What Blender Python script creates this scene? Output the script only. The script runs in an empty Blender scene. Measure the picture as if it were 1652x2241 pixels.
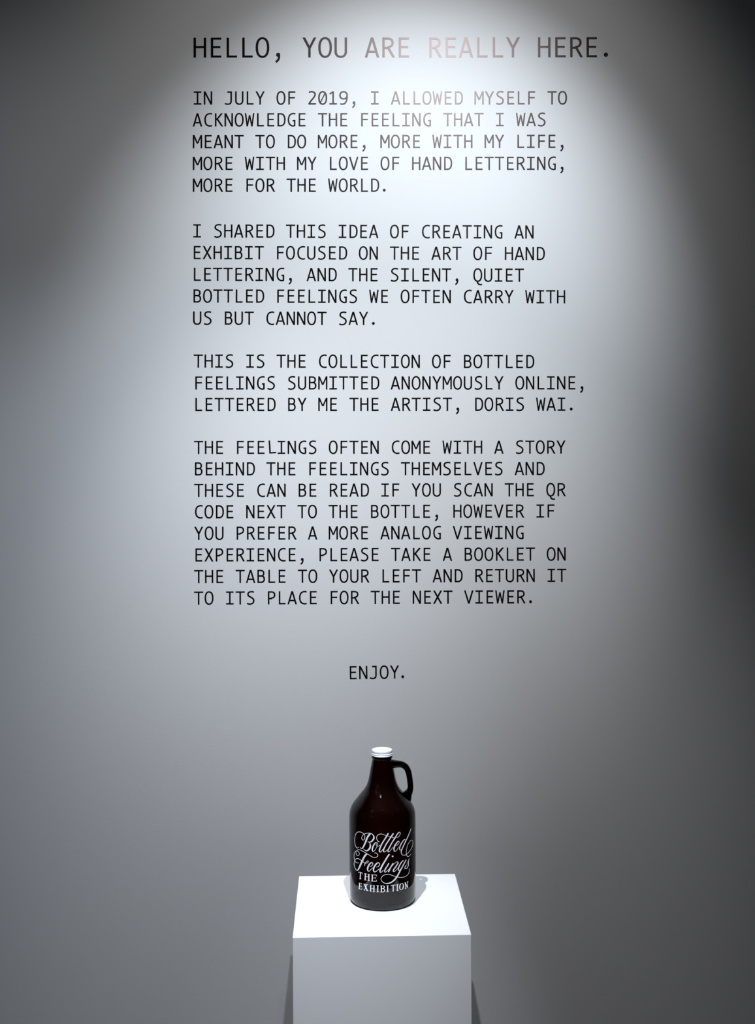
import bpy, bmesh, math, random
from mathutils import Vector, Matrix
from mathutils.geometry import delaunay_2d_cdt

# ----------------------------------------------------------------- camera, light, exposure
sc = bpy.context.scene
COL = sc.collection
F_PX, PX, PY, ROLL = 2671.8, 826.0, 1002.85, 0.0056      # focal length and principal point, frame 1652 x 2241
D = 2.66                                                 # camera to text wall
ZC = 1.66                                                # camera height
CAM = Vector((0.0, -D, ZC))                              # text wall is the plane y = 0

cd = bpy.data.cameras.new('camera')
co = bpy.data.objects.new('camera', cd); COL.objects.link(co)
cd.sensor_fit = 'VERTICAL'; cd.sensor_height = 24.0; cd.sensor_width = 24.0 * 1652 / 2241
cd.lens = F_PX / 2241 * 24.0
cd.shift_x = 0.0
cd.shift_y = -(1120.5 - PY) / 2241
cd.clip_start = 0.05
_c, _s = math.cos(ROLL), math.sin(ROLL)
co.matrix_world = Matrix(((_c, _s, 0, CAM.x), (0, 0, -1, CAM.y), (-_s, _c, 0, CAM.z), (0, 0, 0, 1)))
sc.camera = co

sc.view_settings.view_transform = 'Standard'
sc.view_settings.look = 'None'
sc.view_settings.gamma = 1.0
sc.view_settings.exposure = 0.0
sc.view_settings.use_curve_mapping = False

world = bpy.data.worlds.new('world'); sc.world = world
world.use_nodes = True
world.node_tree.nodes['Background'].inputs['Color'].default_value = (0.75, 0.88, 1.0, 1)
world.node_tree.nodes['Background'].inputs['Strength'].default_value = 0.0

def spot(name, loc, target, power, color, angle, blend, radius=0.03):
    l = bpy.data.lights.new(name, 'SPOT')
    l.energy = power; l.color = color; l.spot_size = math.radians(angle); l.spot_blend = blend
    l.shadow_soft_size = radius
    o = bpy.data.objects.new(name, l); COL.objects.link(o)
    o.location = loc
    o.rotation_euler = (Vector(target) - Vector(loc)).to_track_quat('-Z', 'Y').to_euler()
    return o

def lamp(name, loc, power, color, radius):
    l = bpy.data.lights.new(name, 'POINT')
    l.energy = power; l.color = color; l.shadow_soft_size = radius
    o = bpy.data.objects.new(name, l); COL.objects.link(o); o.location = loc
    return o

COOL = (0.90, 0.97, 1.0)
# spots on the ceiling track: the text (beam and spill of one head), the lower wall; plus two added beams brightening the plinth
spot('track_and_added_spot', (0.225, -1.20, ZC + 1.35), (0.041, 0.0, ZC + 0.396), 175, (0.89, 0.985, 1.07), 52.6, 1.0, 0.02)
spot('track_and_added_spot', (0.225, -1.20, ZC + 1.35), (-0.008, 0.0, ZC + 0.52), 41, (1.0, 0.985, 0.97), 77.9, 1.0, 0.02)
spot('track_and_added_spot', (0.125, -1.59, ZC + 1.35), (-0.823, 0.0, ZC - 0.947), 129, (0.86, 0.955, 1.10), 50.9, 1.0, 0.02)
spot('track_and_added_spot', (-0.213, -1.206, ZC + 1.35), (0.042, 0.0, ZC - 0.886), 128, (0.97, 0.98, 1.0), 51.2, 1.0, 0.02)
spot('track_and_added_spot', (-1.329, -1.50, ZC + 1.32), (-1.029, 0.0, ZC + 0.151), 14, (0.86, 0.98, 1.08), 61.0, 1.0, 0.02)
spot('track_and_added_spot', (0.125, -1.59, ZC + 1.35), (0.0, -0.34, ZC - 0.86), 46, (0.88, 0.98, 1.08), 17.5, 1.0, 0.02)  # added narrow beam, brightens the plinth top
spot('track_and_added_spot', (-0.213, -1.206, ZC + 1.35), (0.02, -0.34, ZC - 0.86), 50, (0.88, 0.98, 1.08), 16.0, 1.0, 0.02)  # second added narrow beam on the plinth, from the other side
# unseen fill added deeper in the room, towards the left, for a broad dim wash
lamp('glint_and_fill_lamp', (-2.7, -3.7, ZC + 1.06), 4.6, (0.70, 0.94, 1.24), 0.12)
# heads further along the same track, turned to other walls: only their glow shows, as glints on the bottle
for p in [(-1.2, -1.45, 2.95), (-1.6, -1.66, 2.95), (1.83, -1.0, 2.95), (2.15, -1.05, 2.95)]:
    lamp('glint_and_fill_lamp', p, 0.9, COOL, 0.024)

# ----------------------------------------------------------------- helpers
def ray(x, y):
    """World direction through a point of the photograph."""
    a, b = x - PX, y - PY
    u, v = _c * a - _s * b, _s * a + _c * b
    return Vector((u / F_PX, 1.0, -v / F_PX))

def on_wall(x, y, off=0.0):
    d = ray(x, y)
    return CAM + d * (D - off)

def tag(o, label=None, cat=None, group=None, kind=None):
    if label: o['label'] = label
    if cat: o['category'] = cat
    if group: o['group'] = group
    if kind: o['kind'] = kind
    return o

def mesh_obj(name, verts, faces, m, parent=None, smooth=False):
    me = bpy.data.meshes.new(name)
    me.from_pydata([tuple(v) for v in verts], [], faces)
    me.update()
    if smooth:
        for p in me.polygons: p.use_smooth = True
    if m: me.materials.append(m)
    o = bpy.data.objects.new(name, me); COL.objects.link(o)
    if parent: o.parent = parent
    return o

def empty(name, loc=(0, 0, 0)):
    o = bpy.data.objects.new(name, None); COL.objects.link(o)
    o.location = loc
    o.empty_display_size = 0.05
    return o

def material(name):
    m = bpy.data.materials.new(name); m.use_nodes = True
    nt = m.node_tree
    return m, nt, nt.nodes['Principled BSDF']

def simple(name, col, rough=0.5, metal=0.0, spec=0.5):
    m, nt, b = material(name)
    b.inputs['Base Color'].default_value = (*col, 1)
    b.inputs['Roughness'].default_value = rough
    b.inputs['Metallic'].default_value = metal
    b.inputs['Specular IOR Level'].default_value = spec
    return m

def noisy_paint(name, col, rough, scale, bump, vary=0.02):
    m, nt, b = material(name)
    N, L = nt.nodes, nt.links
    tc = N.new('ShaderNodeTexCoord')
    n1 = N.new('ShaderNodeTexNoise'); n1.inputs['Scale'].default_value = scale; n1.inputs['Detail'].default_value = 5
    n2 = N.new('ShaderNodeTexNoise'); n2.inputs['Scale'].default_value = 2.5; n2.inputs['Detail'].default_value = 2
    L.new(tc.outputs['Object'], n1.inputs['Vector']); L.new(tc.outputs['Object'], n2.inputs['Vector'])
    mx = N.new('ShaderNodeMix'); mx.data_type = 'RGBA'
    mx.inputs['A'].default_value = (*[c * (1 - vary) for c in col], 1)
    mx.inputs['B'].default_value = (*[min(1, c * (1 + vary)) for c in col], 1)
    L.new(n2.outputs['Fac'], mx.inputs['Factor']); L.new(mx.outputs['Result'], b.inputs['Base Color'])
    bp = N.new('ShaderNodeBump'); bp.inputs['Strength'].default_value = bump; bp.inputs['Distance'].default_value = 0.002
    L.new(n1.outputs['Fac'], bp.inputs['Height']); L.new(bp.outputs['Normal'], b.inputs['Normal'])
    b.inputs['Roughness'].default_value = rough
    b.inputs['Specular IOR Level'].default_value = 0.25
    return m

M_WALL = noisy_paint('wall_paint', (0.42, 0.42, 0.425), 0.85, 260, 0.08)
M_ROOM = simple('room_paint', (0.10, 0.104, 0.11), 0.9)
M_FLOOR = noisy_paint('floor_concrete', (0.16, 0.155, 0.15), 0.6, 40, 0.1, 0.12)
M_PED = noisy_paint('plinth_paint', (0.92, 0.92, 0.935), 0.55, 300, 0.03, 0.005)
def vinyl():
    """Black satin film: a dark body under a soft warm sheen."""
    m = bpy.data.materials.new('black_vinyl'); m.use_nodes = True
    nt = m.node_tree; N, L = nt.nodes, nt.links
    N.clear()
    out = N.new('ShaderNodeOutputMaterial'); add = N.new('ShaderNodeAddShader')
    d = N.new('ShaderNodeBsdfDiffuse'); d.inputs['Color'].default_value = (0.003, 0.0026, 0.0026, 1)
    g = N.new('ShaderNodeBsdfGlossy'); g.distribution = 'BECKMANN'
    g.inputs['Roughness'].default_value = 0.34; g.inputs['Color'].default_value = (0.0195, 0.0155, 0.0145, 1)
    L.new(d.outputs['BSDF'], add.inputs[0]); L.new(g.outputs['BSDF'], add.inputs[1]); L.new(add.outputs['Shader'], out.inputs['Surface'])
    return m
M_VINYL = vinyl()
M_INK = simple('white_screen_print', (0.85, 0.86, 0.9), 0.6)
M_CAP = simple('white_enamelled_metal', (0.82, 0.84, 0.88), 0.35)

def amber_glass():
    m = bpy.data.materials.new('amber_glass'); m.use_nodes = True
    nt = m.node_tree; N, L = nt.nodes, nt.links
    N.clear()
    out = N.new('ShaderNodeOutputMaterial')
    g = N.new('ShaderNodeBsdfGlass'); g.inputs['IOR'].default_value = 1.5; g.inputs['Roughness'].default_value = 0.0
    g.inputs['Color'].default_value = (1, 1, 1, 1)
    v = N.new('ShaderNodeVolumeAbsorption')
    v.inputs['Color'].default_value = (0.61, 0.36, 0.0, 1); v.inputs['Density'].default_value = 1220.0
    L.new(g.outputs['BSDF'], out.inputs['Surface']); L.new(v.outputs['Volume'], out.inputs['Volume'])
    return m
M_GLASS = amber_glass()

# ----------------------------------------------------------------- room shell
def box_obj(name, lo, hi, m, kind=None):
    x0, y0, z0 = lo; x1, y1, z1 = hi
    v = [(x0, y0, z0), (x1, y0, z0), (x1, y1, z0), (x0, y1, z0), (x0, y0, z1), (x1, y0, z1), (x1, y1, z1), (x0, y1, z1)]
    f = [(0, 3, 2, 1), (4, 5, 6, 7), (0, 1, 5, 4), (1, 2, 6, 5), (2, 3, 7, 6), (3, 0, 4, 7)]
    o = mesh_obj(name, v, f, m)
    if kind: o['kind'] = kind
    return o

XL, XR, YB, ZT = -3.4, 3.4, -6.5, 3.35
box_obj('wall_front', (XL - .1, 0, 0), (XR + .1, 0.12, ZT), M_WALL, 'structure')
box_obj('wall_left', (XL - .1, YB, 0), (XL, 0, ZT), M_ROOM, 'structure')
box_obj('wall_right', (XR, YB, 0), (XR + .1, 0, ZT), M_ROOM, 'structure')
box_obj('wall_back', (XL - .1, YB - .1, 0), (XR + .1, YB, ZT), M_ROOM, 'structure')
box_obj('floor', (XL - .1, YB - .1, -0.1), (XR + .1, 0.12, 0), M_FLOOR, 'structure')
box_obj('ceiling', (XL - .1, YB - .1, ZT), (XR + .1, 0.12, ZT + .1), M_ROOM, 'structure')

# ----------------------------------------------------------------- plinth
ZP = ZC - 0.86
def plinth():
    W, th, cx, cy = 0.3221, 0.0283, -0.001, 2.3592 - D
    bm = bmesh.new()
    bmesh.ops.create_cube(bm, size=1.0)
    for v in bm.verts:
        v.co = Vector((v.co.x * W, v.co.y * W, (v.co.z + 0.5) * ZP))
    bmesh.ops.bevel(bm, geom=[e for e in bm.edges], offset=0.0016, segments=3, profile=0.6, affect='EDGES')
    me = bpy.data.meshes.new('plinth'); bm.to_mesh(me); bm.free()
    me.materials.append(M_PED)
    o = bpy.data.objects.new('plinth', me); COL.objects.link(o)
    o.location = (cx, cy, 0); o.rotation_euler = (0, 0, th)
    tag(o, 'square white plinth standing in front of the text wall under the brown bottle', 'plinth')
plinth()

# ----------------------------------------------------------------- vinyl letters on the wall
# A glyph is a list of strokes in units of the cap height, x from the middle of its cell.
SV, SH = 0.119, 0.099
def V(x, y0=0.0, y1=1.0, w=SV): return [(x - w/2, y0), (x + w/2, y0), (x + w/2, y1), (x - w/2, y1)]
def H(x0, x1, y, w=SH): return [(x0, y - w/2), (x1, y - w/2), (x1, y + w/2), (x0, y + w/2)]
def DG(x0, y0, x1, y1, w=0.118):
    L_ = math.hypot(x1 - x0, y1 - y0); h = w * L_ / abs(y1 - y0) / 2
    return [(x0 - h, y0), (x0 + h, y0), (x1 + h, y1), (x1 - h, y1)]
def PEN(pts, a=SV/2, b=SH/2, closed=False):
    """Band along a curve, drawn with an elliptical pen: returned as quads."""
    n = len(pts); Lf, Rt = [], []
    for i in range(n):
        if closed: p0, p1 = pts[i - 1], pts[(i + 1) % n]
        else: p0, p1 = pts[max(i - 1, 0)], pts[min(i + 1, n - 1)]
        tx, ty = p1[0] - p0[0], p1[1] - p0[1]; l = math.hypot(tx, ty) or 1
        nx, ny = -ty / l, tx / l
        h = math.sqrt((a * nx) ** 2 + (b * ny) ** 2)
        Lf.append((pts[i][0] + nx * h, pts[i][1] + ny * h)); Rt.append((pts[i][0] - nx * h, pts[i][1] - ny * h))
    q = []
    for i in range(n if closed else n - 1):
        j = (i + 1) % n
        q.append([Rt[i], Rt[j], Lf[j], Lf[i]])
    return q
def ARC(cx, cy, rx, ry, a0, a1, n=14, e=2.0):
    out = []
    for i in range(n + 1):
        t = math.radians(a0 + (a1 - a0) * i / n); c, s = math.cos(t), math.sin(t)
        out.append((cx + rx * math.copysign(abs(c) ** (2 / e), c), cy + ry * math.copysign(abs(s) ** (2 / e), s)))
    return out
def CR(pts, n=8):
    """Catmull-Rom through points of any dimension."""
    P = [pts[0]] + list(pts) + [pts[-1]]; out = []
    for i in range(1, len(P) - 2):
        for k in range(n):
            t = k / n
            out.append(tuple(0.5 * (2*b + (c-a)*t + (2*a-5*b+4*c-d)*t*t + (3*b-a-3*c+d)*t**3)
                             for a, b, c, d in zip(P[i-1], P[i], P[i+1], P[i+2])))
    out.append(tuple(pts[-1]))
    return out
def OVAL(rx, n=36, e=2.25):
    return PEN(ARC(0, 0.5, rx - SV/2, 0.52 - SH/2, 0, 360, n, e)[:-1], closed=True)
def DOT(x, y, r, n=16):
    return [[(x + r*math.cos(2*math.pi*i/n), y + r*math.sin(2*math.pi*i/n)) for i in range(n)]]
hv, hh = SV/2, SH/2

def glyphs():
    G = {}
    G['A'] = [DG(-.30, 0, -.005, 1), DG(.30, 0, .005, 1), H(-.20, .20, .285)]
    st = -.275 + hv
    G['B'] = [V(st), H(st, .04, 1-hh), H(st, .05, .53), H(st, .05, hh)] + \
        PEN([(.0, 1-hh)] + ARC(.02, .739, .25-hv, .209, 90, -90, 12, 2.2) + [(.0, .53)]) + \
        PEN([(.0, .53)] + ARC(.03, .291, .28-hv, .239, 90, -90, 12, 2.2) + [(.0, hh)])
    G['C'] = PEN(CR([(.315, .935), (.22, .965), (.10, .965), (-.06, .90), (-.17, .76), (-.215, .5), (-.17, .24), (-.06, .10), (.10, .035), (.22, .035), (.315, .065)]))
    sd = -.258 + hv
    G['D'] = [V(sd), H(sd, -.02, 1-hh), H(sd, -.02, hh)] + PEN([(-.05, 1-hh)] + ARC(-.03, .5, .389-hv, .5-hh, 90, -90, 20, 2.4) + [(-.05, hh)])
    se = -.235 + hv
    G['E'] = [V(se), H(se, .285, 1-hh), H(se, .245, .523), H(se, .29, hh)]
    G['F'] = [V(se), H(se, .30, 1-hh), H(se, .265, .515)]
    G['G'] = PEN(CR([(.315, .935), (.22, .965), (.10, .965), (-.06, .90), (-.17, .76), (-.215, .5), (-.17, .24), (-.06, .10), (.09, .035), (.20, .04), (.30, .075)])) + \
        [V(.315-hv, .055, .48), H(.10, .315, .48-hh)]
    G['H'] = [V(-.315+hv), V(.315-hv), H(-.28, .28, .525)]
    G['I'] = [V(0), H(-.29, .29, 1-hh), H(-.29, .29, hh)]
    G['J'] = [H(-.115, .237, 1-hh), V(.237-hv, .30, 1.0)] + PEN([(.237-hv, .32)] + CR([(.1745, .30), (.15, .15), (.07, .06), (-.05, .03), (-.18, .04), (-.295, .085)]))
    G['K'] = [V(-.258+hv), DG(-.165, .465, .275, 1), DG(.30, 0, -.06, .535)]
    G['L'] = [V(-.227+hv), H(-.227+hv, .295, hh)]
    G['M'] = [V(-.355+hv, w=.115), V(.355-hv, w=.115), DG(-.285, 1, -.005, .36, .105), DG(.285, 1, .005, .36, .105)]
    G['N'] = [V(-.32+hv), V(.32-hv), DG(-.255, 1, .255, 0)]
    G['O'] = OVAL(.342)
    G['P'] = [V(-.27+hv), H(-.24, .03, 1-hh), H(-.24, .03, .44)] + PEN([(.0, 1-hh)] + ARC(.02, .72, .29-hv, .28-hh, 90, -90, 14, 2.2) + [(.0, .44+.0)])
    G['Q'] = OVAL(.342) + PEN(CR([(-.03, .03), (.0, -.09), (.07, -.18), (.18, -.225), (.33, -.215)]))
    G['R'] = [V(-.27+hv), H(-.24, .03, 1-hh), H(-.24, .05, .475)] + PEN([(.0, 1-hh)] + ARC(.02, .7375, .285-hv, .2625-hh, 90, -90, 14, 2.2) + [(.0, .475)]) + [DG(.30, 0, .03, .48)]
    G['S'] = PEN(CR([(.265, .935), (.16, .968), (.02, .972), (-.13, .925), (-.20, .80), (-.16, .66), (.0, .56), (.16, .46), (.235, .34), (.23, .20), (.14, .08), (.0, .028), (-.15, .035), (-.27, .085)]))
    G['T'] = [V(0), H(-.35, .35, 1-hh)]
    G['U'] = [V(-.316+hv, .30, 1.0), V(.316-hv, .30, 1.0)] + PEN([(-.316+hv, .34)] + ARC(0, .30, .316-hv, .32-hh, 180, 360, 18, 2.15) + [(.316-hv, .34)])
    G['V'] = [DG(-.30, 1, 0, 0), DG(.30, 1, 0, 0)]
    G['W'] = [DG(-.31, 1, -.175, 0, .108), DG(0, .86, -.175, 0, .10), DG(0, .86, .175, 0, .10), DG(.31, 1, .175, 0, .108)]
    G['X'] = [DG(-.28, 0, .27, 1), DG(-.27, 1, .28, 0)]
    G['Y'] = [DG(-.28, 1, 0, .46), DG(.28, 1, 0, .46), V(0, 0, .55)]
    G['0'] = OVAL(.342) + [DG(-.16, .17, .16, .83, .09)]
    G['1'] = [V(.0), H(-.29, .29, hh)] + PEN([(.02, .96), (-.10, .90), (-.26, .80)])
    G['2'] = PEN(CR([(-.25, .925), (-.13, .965), (.02, .968), (.15, .91), (.215, .79), (.18, .64), (.08, .49), (-.08, .30), (-.20, .13), (-.245, .05)])) + [H(-.29, .29, hh)]
    G['9'] = PEN(ARC(0, .70, .33-hv, .32-hh, 0, 360, 28, 2.15)[:-1], closed=True) + PEN(CR([(.268, .70), (.262, .50), (.215, .27), (.10, .09), (-.03, .035), (-.15, .03), (-.25, .05)]))
    G['.'] = DOT(-.05, .125, .108)
    cm = CR([(-.02, .13), (.055, .09), (.04, -.03), (-.02, -.14), (-.12, -.24)], 6)
    G[','] = DOT(-.0, .135, .105) + PEN(CR([(.045, .13), (.05, .03), (.01, -.10), (-.11, -.235)], 6), .055, .055)
    return {k: union(strokes) for k, strokes in G.items()}

def union(polys, eps=1e-5):
    """One outline out of overlapping strokes: (points, triangles, outer edges)."""
    vs, fs = [], []
    for poly in polys:
        area = sum(poly[i-1][0]*poly[i][1] - poly[i][0]*poly[i-1][1] for i in range(len(poly)))
        if abs(area) < 1e-12: continue
        if area < 0: poly = poly[::-1]
        fs.append(list(range(len(vs), len(vs) + len(poly)))); vs += [Vector((p[0], p[1])) for p in poly]
    co, _e, tri, _ov, _oe, of = delaunay_2d_cdt(vs, [], fs, 0, eps)
    keep = [tuple(t) for t, o in zip(tri, of) if o]
    count = {}
    for t in keep:
        for i in range(3):
            a, b = t[i], t[(i+1) % 3]
            count.setdefault((min(a, b), max(a, b)), []).append((a, b))
    rim = [v[0] for v in count.values() if len(v) == 1]
    return [(p.x, p.y) for p in co], keep, rim
GL = glyphs()

VT = 0.0005     # vinyl film with its printed carrier
def word_mesh(name, cells, parent):
    """cells: (glyph, cx, base_y, cap, turn) in photo pixels, carried onto the wall."""
    verts, faces = [], []
    for ch, cx, by, cap, slope, turn in cells:
        ct, stn = math.cos(turn), math.sin(turn)
        co, tris, rim = GL[ch]
        pts = []
        for x, y in co:
            x, y = x * ct - y * stn, x * stn + y * ct
            pts.append(on_wall(cx + x * cap + y * cap * slope, by - y * cap + x * cap * slope))
        n = len(pts); b = len(verts)
        verts += [p + Vector((0, -VT, 0)) for p in pts] + pts
        faces += [(b + i, b + j, b + k) for i, j, k in tris]
        faces += [(b + i, b + n + i, b + n + j, b + j) for i, j in rim]
    o = mesh_obj(name, verts, faces, M_VINYL)
    return o

def text_block(name, label, lines, cap):
    """lines: (text, x of the first cell's middle, pitch, baseline at the first cell, baseline at the last cell)"""
    x0 = min(l[1] for l in lines); yb = max(l[3] for l in lines)
    root = empty(name, on_wall(x0, yb)); root['label'] = label; root['category'] = 'wall text'
    bpy.context.view_layer.update()
    for text, cx0, pitch, y0, y1 in lines:
        n = max(len(text) - 1, 1); slope = (y1 - y0) / (n * pitch)
        ln = empty('text_line', on_wall(cx0, y0) - root.location); ln.parent = root
        origin = on_wall(cx0, y0)
        word, k = [], 0
        for i, ch in enumerate(text + ' '):
            if ch == ' ':
                if word:
                    w = word_mesh('vinyl_word', word, None)
                    for v in w.data.vertices: v.co -= origin
                    w.parent = ln
                word = []
                continue
            dx = cx0 + i * pitch; by = y0 + (y1 - y0) * i / n; turn = 0.0
            if text.startswith('THE FEELINGS OFTEN') and i == 7: turn = 0.062; dx += 2.6; by -= 1.0
            if text == 'ENJOY.' and ch == '.': dx -= 3.8
            word.append((ch, dx, by, cap, slope, turn))
    return root

text_block('vinyl_heading', 'large black vinyl heading, one line across the top of the wall', [
    ('HELLO, YOU ARE REALLY HERE.', 437.4, 34.25, 126.0, 125.2)], 43.6)
text_block('vinyl_paragraph', 'black vinyl paragraph of five lines directly below the large heading', [
    ('IN JULY OF 2019, I ALLOWED MYSELF TO', 432.4, 22.81, 228.9, 228.4),
    ('ACKNOWLEDGE THE FEELING THAT I WAS', 432.2, 22.81, 276.7, 275.9),
    ('MEANT TO DO MORE, MORE WITH MY LIFE,', 432.2, 22.79, 324.4, 323.6),
    ('MORE WITH MY LOVE OF HAND LETTERING,', 432.2, 22.79, 371.9, 371.7),
    ('MORE FOR THE WORLD.', 432.2, 22.78, 419.7, 419.7)], 28.8)
text_block('vinyl_paragraph', 'black vinyl paragraph of five lines beginning with the words I SHARED THIS IDEA', [
    ('I SHARED THIS IDEA OF CREATING AN', 431.4, 22.72, 519.5, 522.0),
    ('EXHIBIT FOCUSED ON THE ART OF HAND', 430.8, 22.76, 567.0, 569.1),
    ('LETTERING, AND THE SILENT, QUIET', 430.8, 22.76, 614.4, 616.5),
    ('BOTTLED FEELINGS WE OFTEN CARRY WITH', 431.4, 22.75, 662.0, 663.7),
    ('US BUT CANNOT SAY.', 431.6, 22.75, 710.3, 711.2)], 28.7)
text_block('vinyl_paragraph', 'shortest black vinyl paragraph, three lines midway down the wall', [
    ('THIS IS THE COLLECTION OF BOTTLED', 434.0, 22.65, 804.3, 805.4),
    ('FEELINGS SUBMITTED ANONYMOUSLY ONLINE,', 434.2, 22.68, 852.3, 852.0),
    ('LETTERED BY ME THE ARTIST, DORIS WAI.', 434.1, 22.70, 899.3, 898.6)], 28.6)
text_block('vinyl_paragraph', 'longest black vinyl paragraph, eight lines above the single word ENJOY', [
    ('THE FEELINGS OFTEN COME WITH A STORY', 434.7, 22.65, 993.2, 992.5),
    ('BEHIND THE FEELINGS THEMSELVES AND', 434.5, 22.64, 1040.2, 1039.4),
    ('THESE CAN BE READ IF YOU SCAN THE QR', 434.9, 22.65, 1087.3, 1085.7),
    ('CODE NEXT TO THE BOTTLE, HOWEVER IF', 434.6, 22.65, 1134.1, 1132.3),
    ('YOU PREFER A MORE ANALOG VIEWING', 435.0, 22.64, 1181.1, 1179.2),
    ('EXPERIENCE, PLEASE TAKE A BOOKLET ON', 434.5, 22.69, 1228.5, 1226.4),
    ('THE TABLE TO YOUR LEFT AND RETURN IT', 435.0, 22.69, 1275.9, 1273.0),
    ('TO ITS PLACE FOR THE NEXT VIEWER.', 434.8, 22.73, 1322.9, 1320.1)], 28.5)
text_block('vinyl_sign_off', 'single black vinyl word ENJOY by itself above the bottle', [
    ('ENJOY.', 772.2, 22.85, 1486.1, 1484.3)], 28.4)

# ----------------------------------------------------------------- bottle
BD = 2.376                                   # camera to bottle axis
K = BD / F_PX                                # metres per photo pixel there
BX = (_c * (837.6 - PX) - _s * (1969.4 - PY)) * K   # bottle axis
BASE = Vector((BX, BD - D, ZP))
def hh_(y): return (1969.4 - y) * K          # photo row -> height above the plinth

PROFILE = [(0.0, 1.2), (44.0, 1.2), (52.0, 0.0), (62.5, 0.35), (66.5, 2.2), (69.3, 6.5), (71.0, 13.0), (71.6, 22.0), (72.0, 45.0),
           (72.2, 90.0), (72.3, 150.0), (72.2, 181.0), (71.4, 193.0), (68.8, 203.0), (64.5, 211.5), (59.8, 218.0), (54.2, 225.0), (45.5, 236.0),
           (40.0, 242.5), (36.2, 248.2), (33.2, 254.3), (30.9, 261.0), (29.3, 267.0), (27.6, 276.0), (25.9, 285.0), (23.6, 297.0), (21.4, 307.5),
           (20.7, 309.5), (21.6, 311.3), (22.6, 312.6), (22.8, 314.0), (22.3, 315.6), (20.0, 316.2), (19.2, 318.0), (19.2, 328.0)]
bottle = empty('glass_bottle', BASE)
tag(bottle, 'dark brown glass jug bottle with white lettering, looped handle and white cap, on the plinth', 'bottle')

def smooth_profile(P, n=4):
    return CR(P, n)

def lathe(name, prof, m, parent, seg=96, closed_profile=False):
    verts, faces = [], []; rings = []
    for r, z in prof:
        if r < 1e-6:
            rings.append([len(verts)]); verts.append((0, 0, z))
        else:
            rings.append(list(range(len(verts), len(verts) + seg)))
            verts += [(r * math.cos(2*math.pi*i/seg), r * math.sin(2*math.pi*i/seg), z) for i in range(seg)]
    pairs = list(zip(rings[:-1], rings[1:]))
    if closed_profile: pairs.append((rings[-1], rings[0]))
    for a, b in pairs:
        for i in range(seg):
            j = (i + 1) % seg
            if len(a) == 1 and len(b) == 1: break
            if len(a) == 1: faces.append((a[0], b[j], b[i]))
            elif len(b) == 1: faces.append((a[i], a[j], b[0]))
            else: faces.append((a[i], a[j], b[j], b[i]))
    return mesh_obj(name, verts, faces, m, parent, smooth=True)

outer = [(max(r, 0) * 1.008 * K, z * K) for r, z in smooth_profile(PROFILE, 4)]
TH = 0.0042
inner = []
for i, (r, z) in enumerate(outer):
    a, b = outer[max(i-1, 0)], outer[min(i+1, len(outer)-1)]
    tx, tz = b[0]-a[0], b[1]-a[1]; l = math.hypot(tx, tz) or 1
    inner.append((r - tz/l*TH, z + tx/l*TH))
z_floor = 0.0085
clean, last = [], z_floor
for r, z in inner:
    if z > last + 0.0008 and r > 0.012 and (r > 0.052 or z > 0.03) and z < outer[-1][1] - 0.001:
        clean.append((r, z)); last = z
inner = [(0.0, z_floor - 0.001), (0.035, z_floor - 0.001), (0.052, z_floor)] + clean
prof = outer + [(outer[-1][0] - 0.003, outer[-1][1])] + inner[::-1]
lathe('glass_body', prof, M_GLASS, bottle)

# handle: a loop of solid glass from the neck down to the shoulder
HP = [(20.5, 297.5, 9.6), (26.0, 297.0, 9.0), (34.0, 296.9, 7.9), (43.0, 295.6, 7.2), (51.5, 290.6, 6.9), (56.8, 282.0, 6.7), (59.6, 272.0, 6.6), (61.3, 260.0, 6.5),
      (62.3, 250.0, 6.4), (62.3, 243.5, 6.5), (60.0, 236.0, 7.8), (55.0, 228.5, 10.8), (52.5, 220.0, 11.8), (52.5, 211.0, 10.5)]
def handle():
    path = CR([(x, z, r) for x, z, r in HP], 6)
    verts, faces, seg = [], [], 20
    for i, (x, z, r) in enumerate(path):
        a, b = path[max(i-1, 0)], path[min(i+1, len(path)-1)]
        tx, tz = b[0]-a[0], b[1]-a[1]; l = math.hypot(tx, tz)
        nx, nz = -tz/l, tx/l
        for k in range(seg):
            t = 2*math.pi*k/seg
            c, s = math.cos(t), math.sin(t)
            verts.append(((x + nx*r*c) * K, 0.92*r*s*K*1.15, (z + nz*r*c) * K))
    n = len(path)
    for i in range(n-1):
        for k in range(seg):
            j = (k+1) % seg
            faces.append((i*seg+k, i*seg+j, (i+1)*seg+j, (i+1)*seg+k))
    faces.append(tuple(range(seg))[::-1]); faces.append(tuple((n-1)*seg+k for k in range(seg)))
    o = mesh_obj('handle', verts, faces, M_GLASS, bottle, smooth=True)
    o.rotation_euler = (0, 0, math.radians(6))
    bm = bmesh.new(); bm.from_mesh(o.data); bmesh.ops.recalc_face_normals(bm, faces=bm.faces); bm.to_mesh(o.data); bm.free()
handle()

# cap: white metal screw cap with a rolled bead at the foot
zt = 330.4
cap_prof = [(0.0, zt), (20.8, zt), (21.9, zt-0.4), (22.4, zt-1.4), (22.4, zt-5.0), (22.0, zt-5.6), (21.9, zt-6.6), (22.5, zt-7.2), (23.2, zt-8.2), (23.2, zt-9.2), (22.6, zt-9.9),
            (22.6, zt-10.5), (23.4, zt-11.2), (23.4, zt-12.6), (22.6, zt-13.4), (21.0, zt-13.4), (20.9, zt-2.0), (0.0, zt-1.8)]
cap = lathe('cap', [(r*K, z*K) for r, z in cap_prof[::-1]], M_CAP, bottle, 96)
cap['label'] = 'white metal screw cap'
md = cap.modifiers.new('edge', 'BEVEL'); md.width = 0.0003; md.segments = 2; md.limit_method = 'ANGLE'

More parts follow.
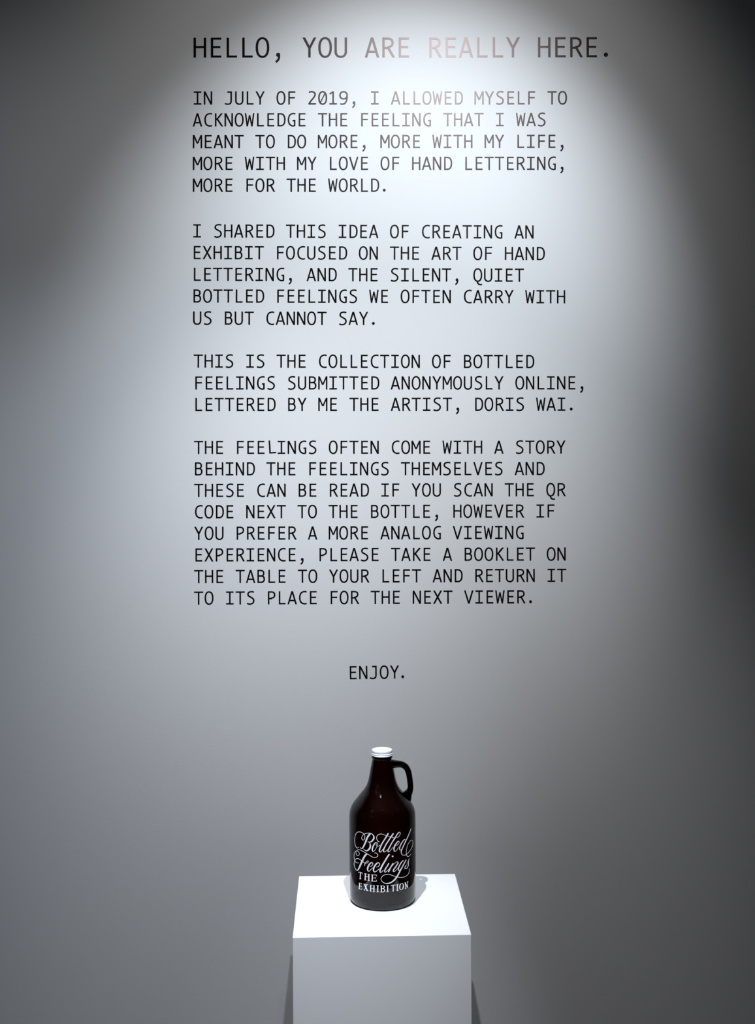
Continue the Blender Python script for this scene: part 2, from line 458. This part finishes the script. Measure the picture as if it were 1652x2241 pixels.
# lettering printed on the glass. Strokes are traced as (x, y, width) on enlarged crops, 23.6 units to a photo pixel.
CROP = {'A': (770, 1815), 'B': (840, 1810), 'C': (770, 1855), 'D': (840, 1855), 'E': (775, 1900), 'F': (835, 1900)}
R_PRINT = 72.3 * 1.008 * K + 0.00025
def on_bottle(x, y):
    d = ray(x, y); ox, oy = CAM.x - BASE.x, CAM.y - BASE.y
    a = d.x*d.x + d.y*d.y; b = 2*(ox*d.x + oy*d.y); c = ox*ox + oy*oy - R_PRINT**2
    disc = b*b - 4*a*c
    t = (-b - math.sqrt(max(disc, 0))) / (2*a)
    return CAM + d*t - BASE

def ink(name, strokes, parent):
    quads = []
    for crop, pts, curved in strokes:
        ox, oy = CROP[crop]
        if curved: p = CR(pts, 7)
        else:
            p = []
            for (a, b) in zip(pts[:-1], pts[1:]):
                p += [tuple(u + (v-u)*k/5 for u, v in zip(a, b)) for k in range(5)]
            p.append(pts[-1])
        n = len(p); row = []
        for i, (x, y, w) in enumerate(p):
            a, b = p[max(i-1, 0)], p[min(i+1, n-1)]
            w = max(w * 0.70, w - 7)
            tx, ty = b[0]-a[0], b[1]-a[1]; l = math.hypot(tx, ty) or 1
            nx, ny = -ty/l*w/2, tx/l*w/2
            row.append(((ox + (x+nx)/23.6, oy + (y+ny)/23.6), (ox + (x-nx)/23.6, oy + (y-ny)/23.6)))
        for r0, r1 in zip(row[:-1], row[1:]):
            quads.append([r0[0], r0[1], r1[1], r1[0]])
    co, tris, _rim = union(quads, 1e-4)
    return mesh_obj(name, [on_bottle(x, y) for x, y in co], [t[::-1] for t in tris], M_INK, parent)

def c(crop, *pts): return (crop, list(pts), True)
def s(crop, *pts): return (crop, list(pts), False)
S_BOTTLED = [
    c('A', (345,905,22),(285,965,42),(220,915,36),(170,800,34),(140,600,32),(155,400,32),(210,230,36),(300,145,38),(400,130,36),(500,160,34),(600,225,32),(655,300,32),(670,400,36),(640,510,34),(575,555,34),(520,510,34),(510,430,32),(550,320,32),(640,245,34),(760,205,34),(880,195,34),(990,215,38),(1080,280,48),(1135,380,75),(1125,480,88),(1060,580,80),(980,645,58),(900,655,36),(800,640,18)),
    c('A', (880,665,26),(930,730,48),(950,830,80),(940,920,88),(890,1020,88),(800,1095,72),(720,1105,52),(650,1060,34),(585,1010,20)),
    c('A', (945,225,100),(860,320,95),(790,440,92),(725,600,88),(660,760,86),(590,900,80),(525,985,52),(460,975,32),(425,910,24)),
    c('A', (1310,705,28),(1250,680,40),(1180,730,62),(1105,850,74),(1060,980,74),(1055,1080,66),(1090,1145,42),(1160,1110,28),(1230,1010,26),(1290,900,26),(1335,800,24),(1320,715,24),(1270,750,24),(1250,800,24),(1290,855,28),(1350,870,28),(1420,840,24),(1470,790,20)),
    c('B', (225,320,75),(160,440,72),(60,600,68),(-40,760,66),(-130,920,66),(-200,1080,72),(-235,1200,75),(-210,1285,60),(-150,1275,36),(-90,1200,30),(-20,1110,24)),
    c('B', (490,325,72),(430,420,75),(330,560,70),(220,730,66),(110,900,66),(25,1070,66),(-20,1180,70),(-10,1270,58),(40,1285,34),(120,1230,30),(200,1150,24)),
    c('B', (-232,752,18),(-282,752,34),(-342,678,34),(-377,568,34),(-352,458,34),(-262,383,36),(-152,358,34),(-52,378,30),(80,430,26),(200,470,24),(330,488,24),(400,520,26),(480,552,26),(570,565,22)),
    c('B', (640,530,24),(740,520,26),(820,420,28),(850,320,36),(810,270,45),(740,310,60),(660,420,62),(570,570,68),(470,720,64),(370,890,62),(280,1060,64),(215,1190,64),(215,1275,50),(270,1275,30),(350,1190,28),(430,1090,24),(480,1030,20)),
    c('B', (640,950,26),(700,930,26),(770,840,26),(790,760,28),(750,725,38),(680,790,58),(590,920,72),(530,1060,76),(520,1180,66),(560,1260,44),(620,1230,30),(700,1130,28),(780,1030,22)),
    c('B', (1105,670,26),(1060,645,42),(980,730,56),(890,870,60),(825,1020,60),(810,1140,50),(840,1195,34),(900,1160,28),(960,1080,22)),
    c('B', (1405,75,42),(1340,250,52),(1270,420,56),(1200,580,60),(1130,720,62),(1060,870,58),(990,1020,58),(920,1180,56),(895,1300,50),(930,1410,40),(1000,1455,36),(1080,1450,34),(1170,1410,32),(1280,1300,28),(1400,1130,28),(1480,950,28),(1500,800,28),(1470,690,28),(1400,680,28),(1310,780,28),(1230,920,28),(1180,1090,30),(1155,1280,32),(1170,1430,34),(1220,1520,34),(1290,1510,30),(1370,1430,26),(1410,1380,20)),
]
S_FEELINGS = [
    c('C', (215,225,24),(220,320,30),(270,400,32),(320,415,32),(370,370,32),(380,290,30),(340,210,28),(270,175,32),(200,185,42),(150,240,32),(115,350,32),(110,480,32),(130,600,32),(160,690,32),(220,760,30),(290,790,34),(360,775,22)),
    c('C', (250,160,24),(300,115,32),(380,105,32),(470,140,32),(600,210,32),(740,290,32),(860,360,32),(980,440,32),(1080,495,34),(1180,510,34),(1270,490,36),(1330,430,36),(1330,360,36),(1280,295,32),(1210,270,30),(1150,295,22)),
    c('C', (775,325,80),(690,400,95),(620,510,95),(550,650,95),(490,780,95),(430,920,90),(370,1060,82),(300,1160,58),(250,1170,40),(190,1110,34),(140,990,34),(115,850,34),(135,700,34),(190,605,34),(280,560,34),(370,590,34),(480,660,32),(580,735,30),(660,790,30),(740,805,30),(820,770,30),(850,710,32),(815,680,34),(740,740,36),(690,800,38),(665,870,38),(655,940,36)),
    c('C', (930,970,28),(1000,960,32),(1070,890,32),(1080,810,36),(1020,770,50),(940,820,70),(860,930,80),(815,1060,80),(810,1150,68),(850,1215,46),(920,1195,36),(1000,1110,32),(1090,1030,26)),
    c('C', (1260,1010,28),(1350,980,34),(1420,900,36),(1420,820,42),(1350,780,55),(1260,840,75),(1170,960,80),(1120,1090,78),(1120,1190,68),(1170,1255,48),(1250,1230,36),(1340,1160,32),(1430,1080,26)),
    c('D', (285,340,72),(200,450,82),(110,600,82),(10,765,82),(-75,910,84),(-155,1070,84),(-205,1195,72),(-180,1275,50),(-110,1250,34),(-20,1160,26)),
    c('D', (260,810,62),(180,940,66),(90,1080,68),(45,1180,68),(50,1262,50),(110,1255,32),(190,1180,30),(260,1100,20)),
    s('D', *[(450 + 44*math.cos(t*math.pi/8), 450, 90*math.sin(t*math.pi/8) + 8) for t in range(8, -1, -1)]),
    c('D', (490,800,62),(400,940,66),(310,1090,68),(235,1265,64)),
    c('D', (440,930,20),(540,830,24),(620,760,26),(700,735,36),(730,790,55),(670,900,62),(590,1020,66),(500,1140,62),(485,1215,54),(530,1235,36),(610,1180,28),(690,1090,26),(740,1030,20)),
    c('D', (1040,690,26),(980,680,46),(900,770,58),(810,920,60),(750,1080,58),(750,1170,46),(790,1175,32),(850,1120,26)),
    c('D', (1155,620,50),(1080,760,58),(1000,900,62),(920,1050,66),(840,1190,72),(750,1370,76),(660,1520,80),(582,1622,80),(482,1722,75),(362,1802,68),(232,1847,60),(112,1852,46),(2,1822,36),(-88,1752,32),(-148,1662,30),(-145,1592,30),(-112,1522,30),(-28,1437,32),(92,1397,32),(222,1387,32),(362,1407,32),(502,1462,30),(622,1502,30),(742,1532,30),(882,1537,30),(1012,1527,28),(1142,1472,28),(1242,1382,28),(1302,1262,28),(1312,1142,28),(1300,1075,24)),
    c('D', (1310,560,24),(1275,660,46),(1265,760,50),(1270,860,46),(1240,980,40),(1180,1080,38),(1120,1080,40),(1085,1030,44),(1110,960,38),(1150,910,24)),
    c('D', (1040,1120,14),(1110,1010,14),(1180,870,16),(1215,740,14)),
]
S_THE = [
    s('E', (325,225,60),(315,545,60)), s('E', (218,202,40),(330,208,40),(410,250,38)), s('E', (235,182,26),(210,242,22)), s('E', (415,240,34),(408,318,26)), s('E', (262,550,30),(365,557,30)),
    s('E', (580,285,66),(565,605,66)), s('E', (755,315,66),(750,645,66)), s('E', (570,437,28),(750,447,28)), s('E', (525,275,28),(635,290,28)), s('E', (690,305,28),(805,320,28)), s('E', (515,607,30),(635,617,30)), s('E', (690,640,30),(805,655,30)),
    s('E', (940,345,66),(925,665,66)), s('E', (875,340,30),(1165,355,32)), s('E', (1155,350,36),(1150,430,18)), s('E', (940,502,28),(1110,507,28)), s('E', (1108,462,24),(1096,552,24)), s('E', (880,667,32),(1150,672,36)), s('E', (1152,600,22),(1145,690,34)),
]
S_EXHIBITION = [
    s('E', (280,765,60),(265,1070,60)), s('E', (230,760,26),(390,790,28)), s('E', (390,780,30),(382,842,18)), s('E', (280,920,24),(365,930,24)), s('E', (372,890,20),(366,970,20)), s('E', (215,1055,28),(395,1095,34)), s('E', (406,1020,20),(390,1110,30)),
    s('E', (535,830,70),(675,1160,70)), s('E', (660,850,38),(530,1130,38)), s('E', (475,815,26),(600,838,26)), s('E', (610,835,26),(715,850,26)), s('E', (475,1127,26),(570,1142,26)), s('E', (620,1157,28),(740,1170,28)),
    s('E', (850,880,60),(850,1195,60)), s('E', (1025,895,60),(1020,1210,60)), s('E', (850,1045,26),(1020,1050,26)), s('E', (800,875,26),(910,885,26)), s('E', (955,895,26),(1070,895,26)), s('E', (800,1195,28),(905,1205,28)), s('E', (945,1215,28),(1075,1215,28)),
    s('E', (1215,900,66),(1215,1215,66)), s('E', (1145,897,26),(1275,905,26)), s('E', (1150,1222,28),(1285,1225,28)),
    s('E', (1400,915,62),(1405,1225,62)), s('E', (1340,910,26),(1450,908,26)), c('E', (1430,910,26),(1510,915,34),(1560,960,52),(1550,1010,50),(1500,1045,32),(1430,1050,24)), c('E', (1430,1050,24),(1520,1065,34),(1575,1120,56),(1560,1185,52),(1500,1225,34),(1430,1230,28)), s('E', (1340,1230,28),(1450,1232,28)),
    s('F', (310,905,64),(310,1215,64)), s('F', (240,905,26),(375,905,26)), s('F', (240,1222,26),(385,1216,26)),
    s('F', (595,885,60),(600,1195,60)), s('F', (480,890,36),(700,865,36)), s('F', (492,880,30),(478,945,20)), s('F', (702,858,30),(702,908,20)), s('F', (545,1198,28),(645,1188,28)),
    s('F', (815,840,64),(815,1155,64)), s('F', (760,842,26),(872,832,26)), s('F', (760,1170,28),(868,1157,28)),
    c('F', (1040,785,26),(1110,830,54),(1128,930,58),(1095,1050,54),(1015,1122,28),(950,1070,54),(932,960,58),(970,840,50),(1040,785,26)),
    s('F', (1218,745,34),(1228,1055,38)), s('F', (1215,745,60),(1340,1010,60)), s('F', (1348,690,34),(1345,1000,34)), s('F', (1182,747,22),(1260,737,22)), s('F', (1305,692,22),(1387,682,22)), s('F', (1190,1062,24),(1275,1048,24)),
]
for strokes, text in ((S_BOTTLED, 'white script word with looping flourishes, upper'), (S_FEELINGS, 'white script word with a long looped tail, lower'),
                      (S_THE, 'short word in white serif capitals'), (S_EXHIBITION, 'long word in white serif capitals')):
    ink('printed_word', strokes, bottle)['label'] = text
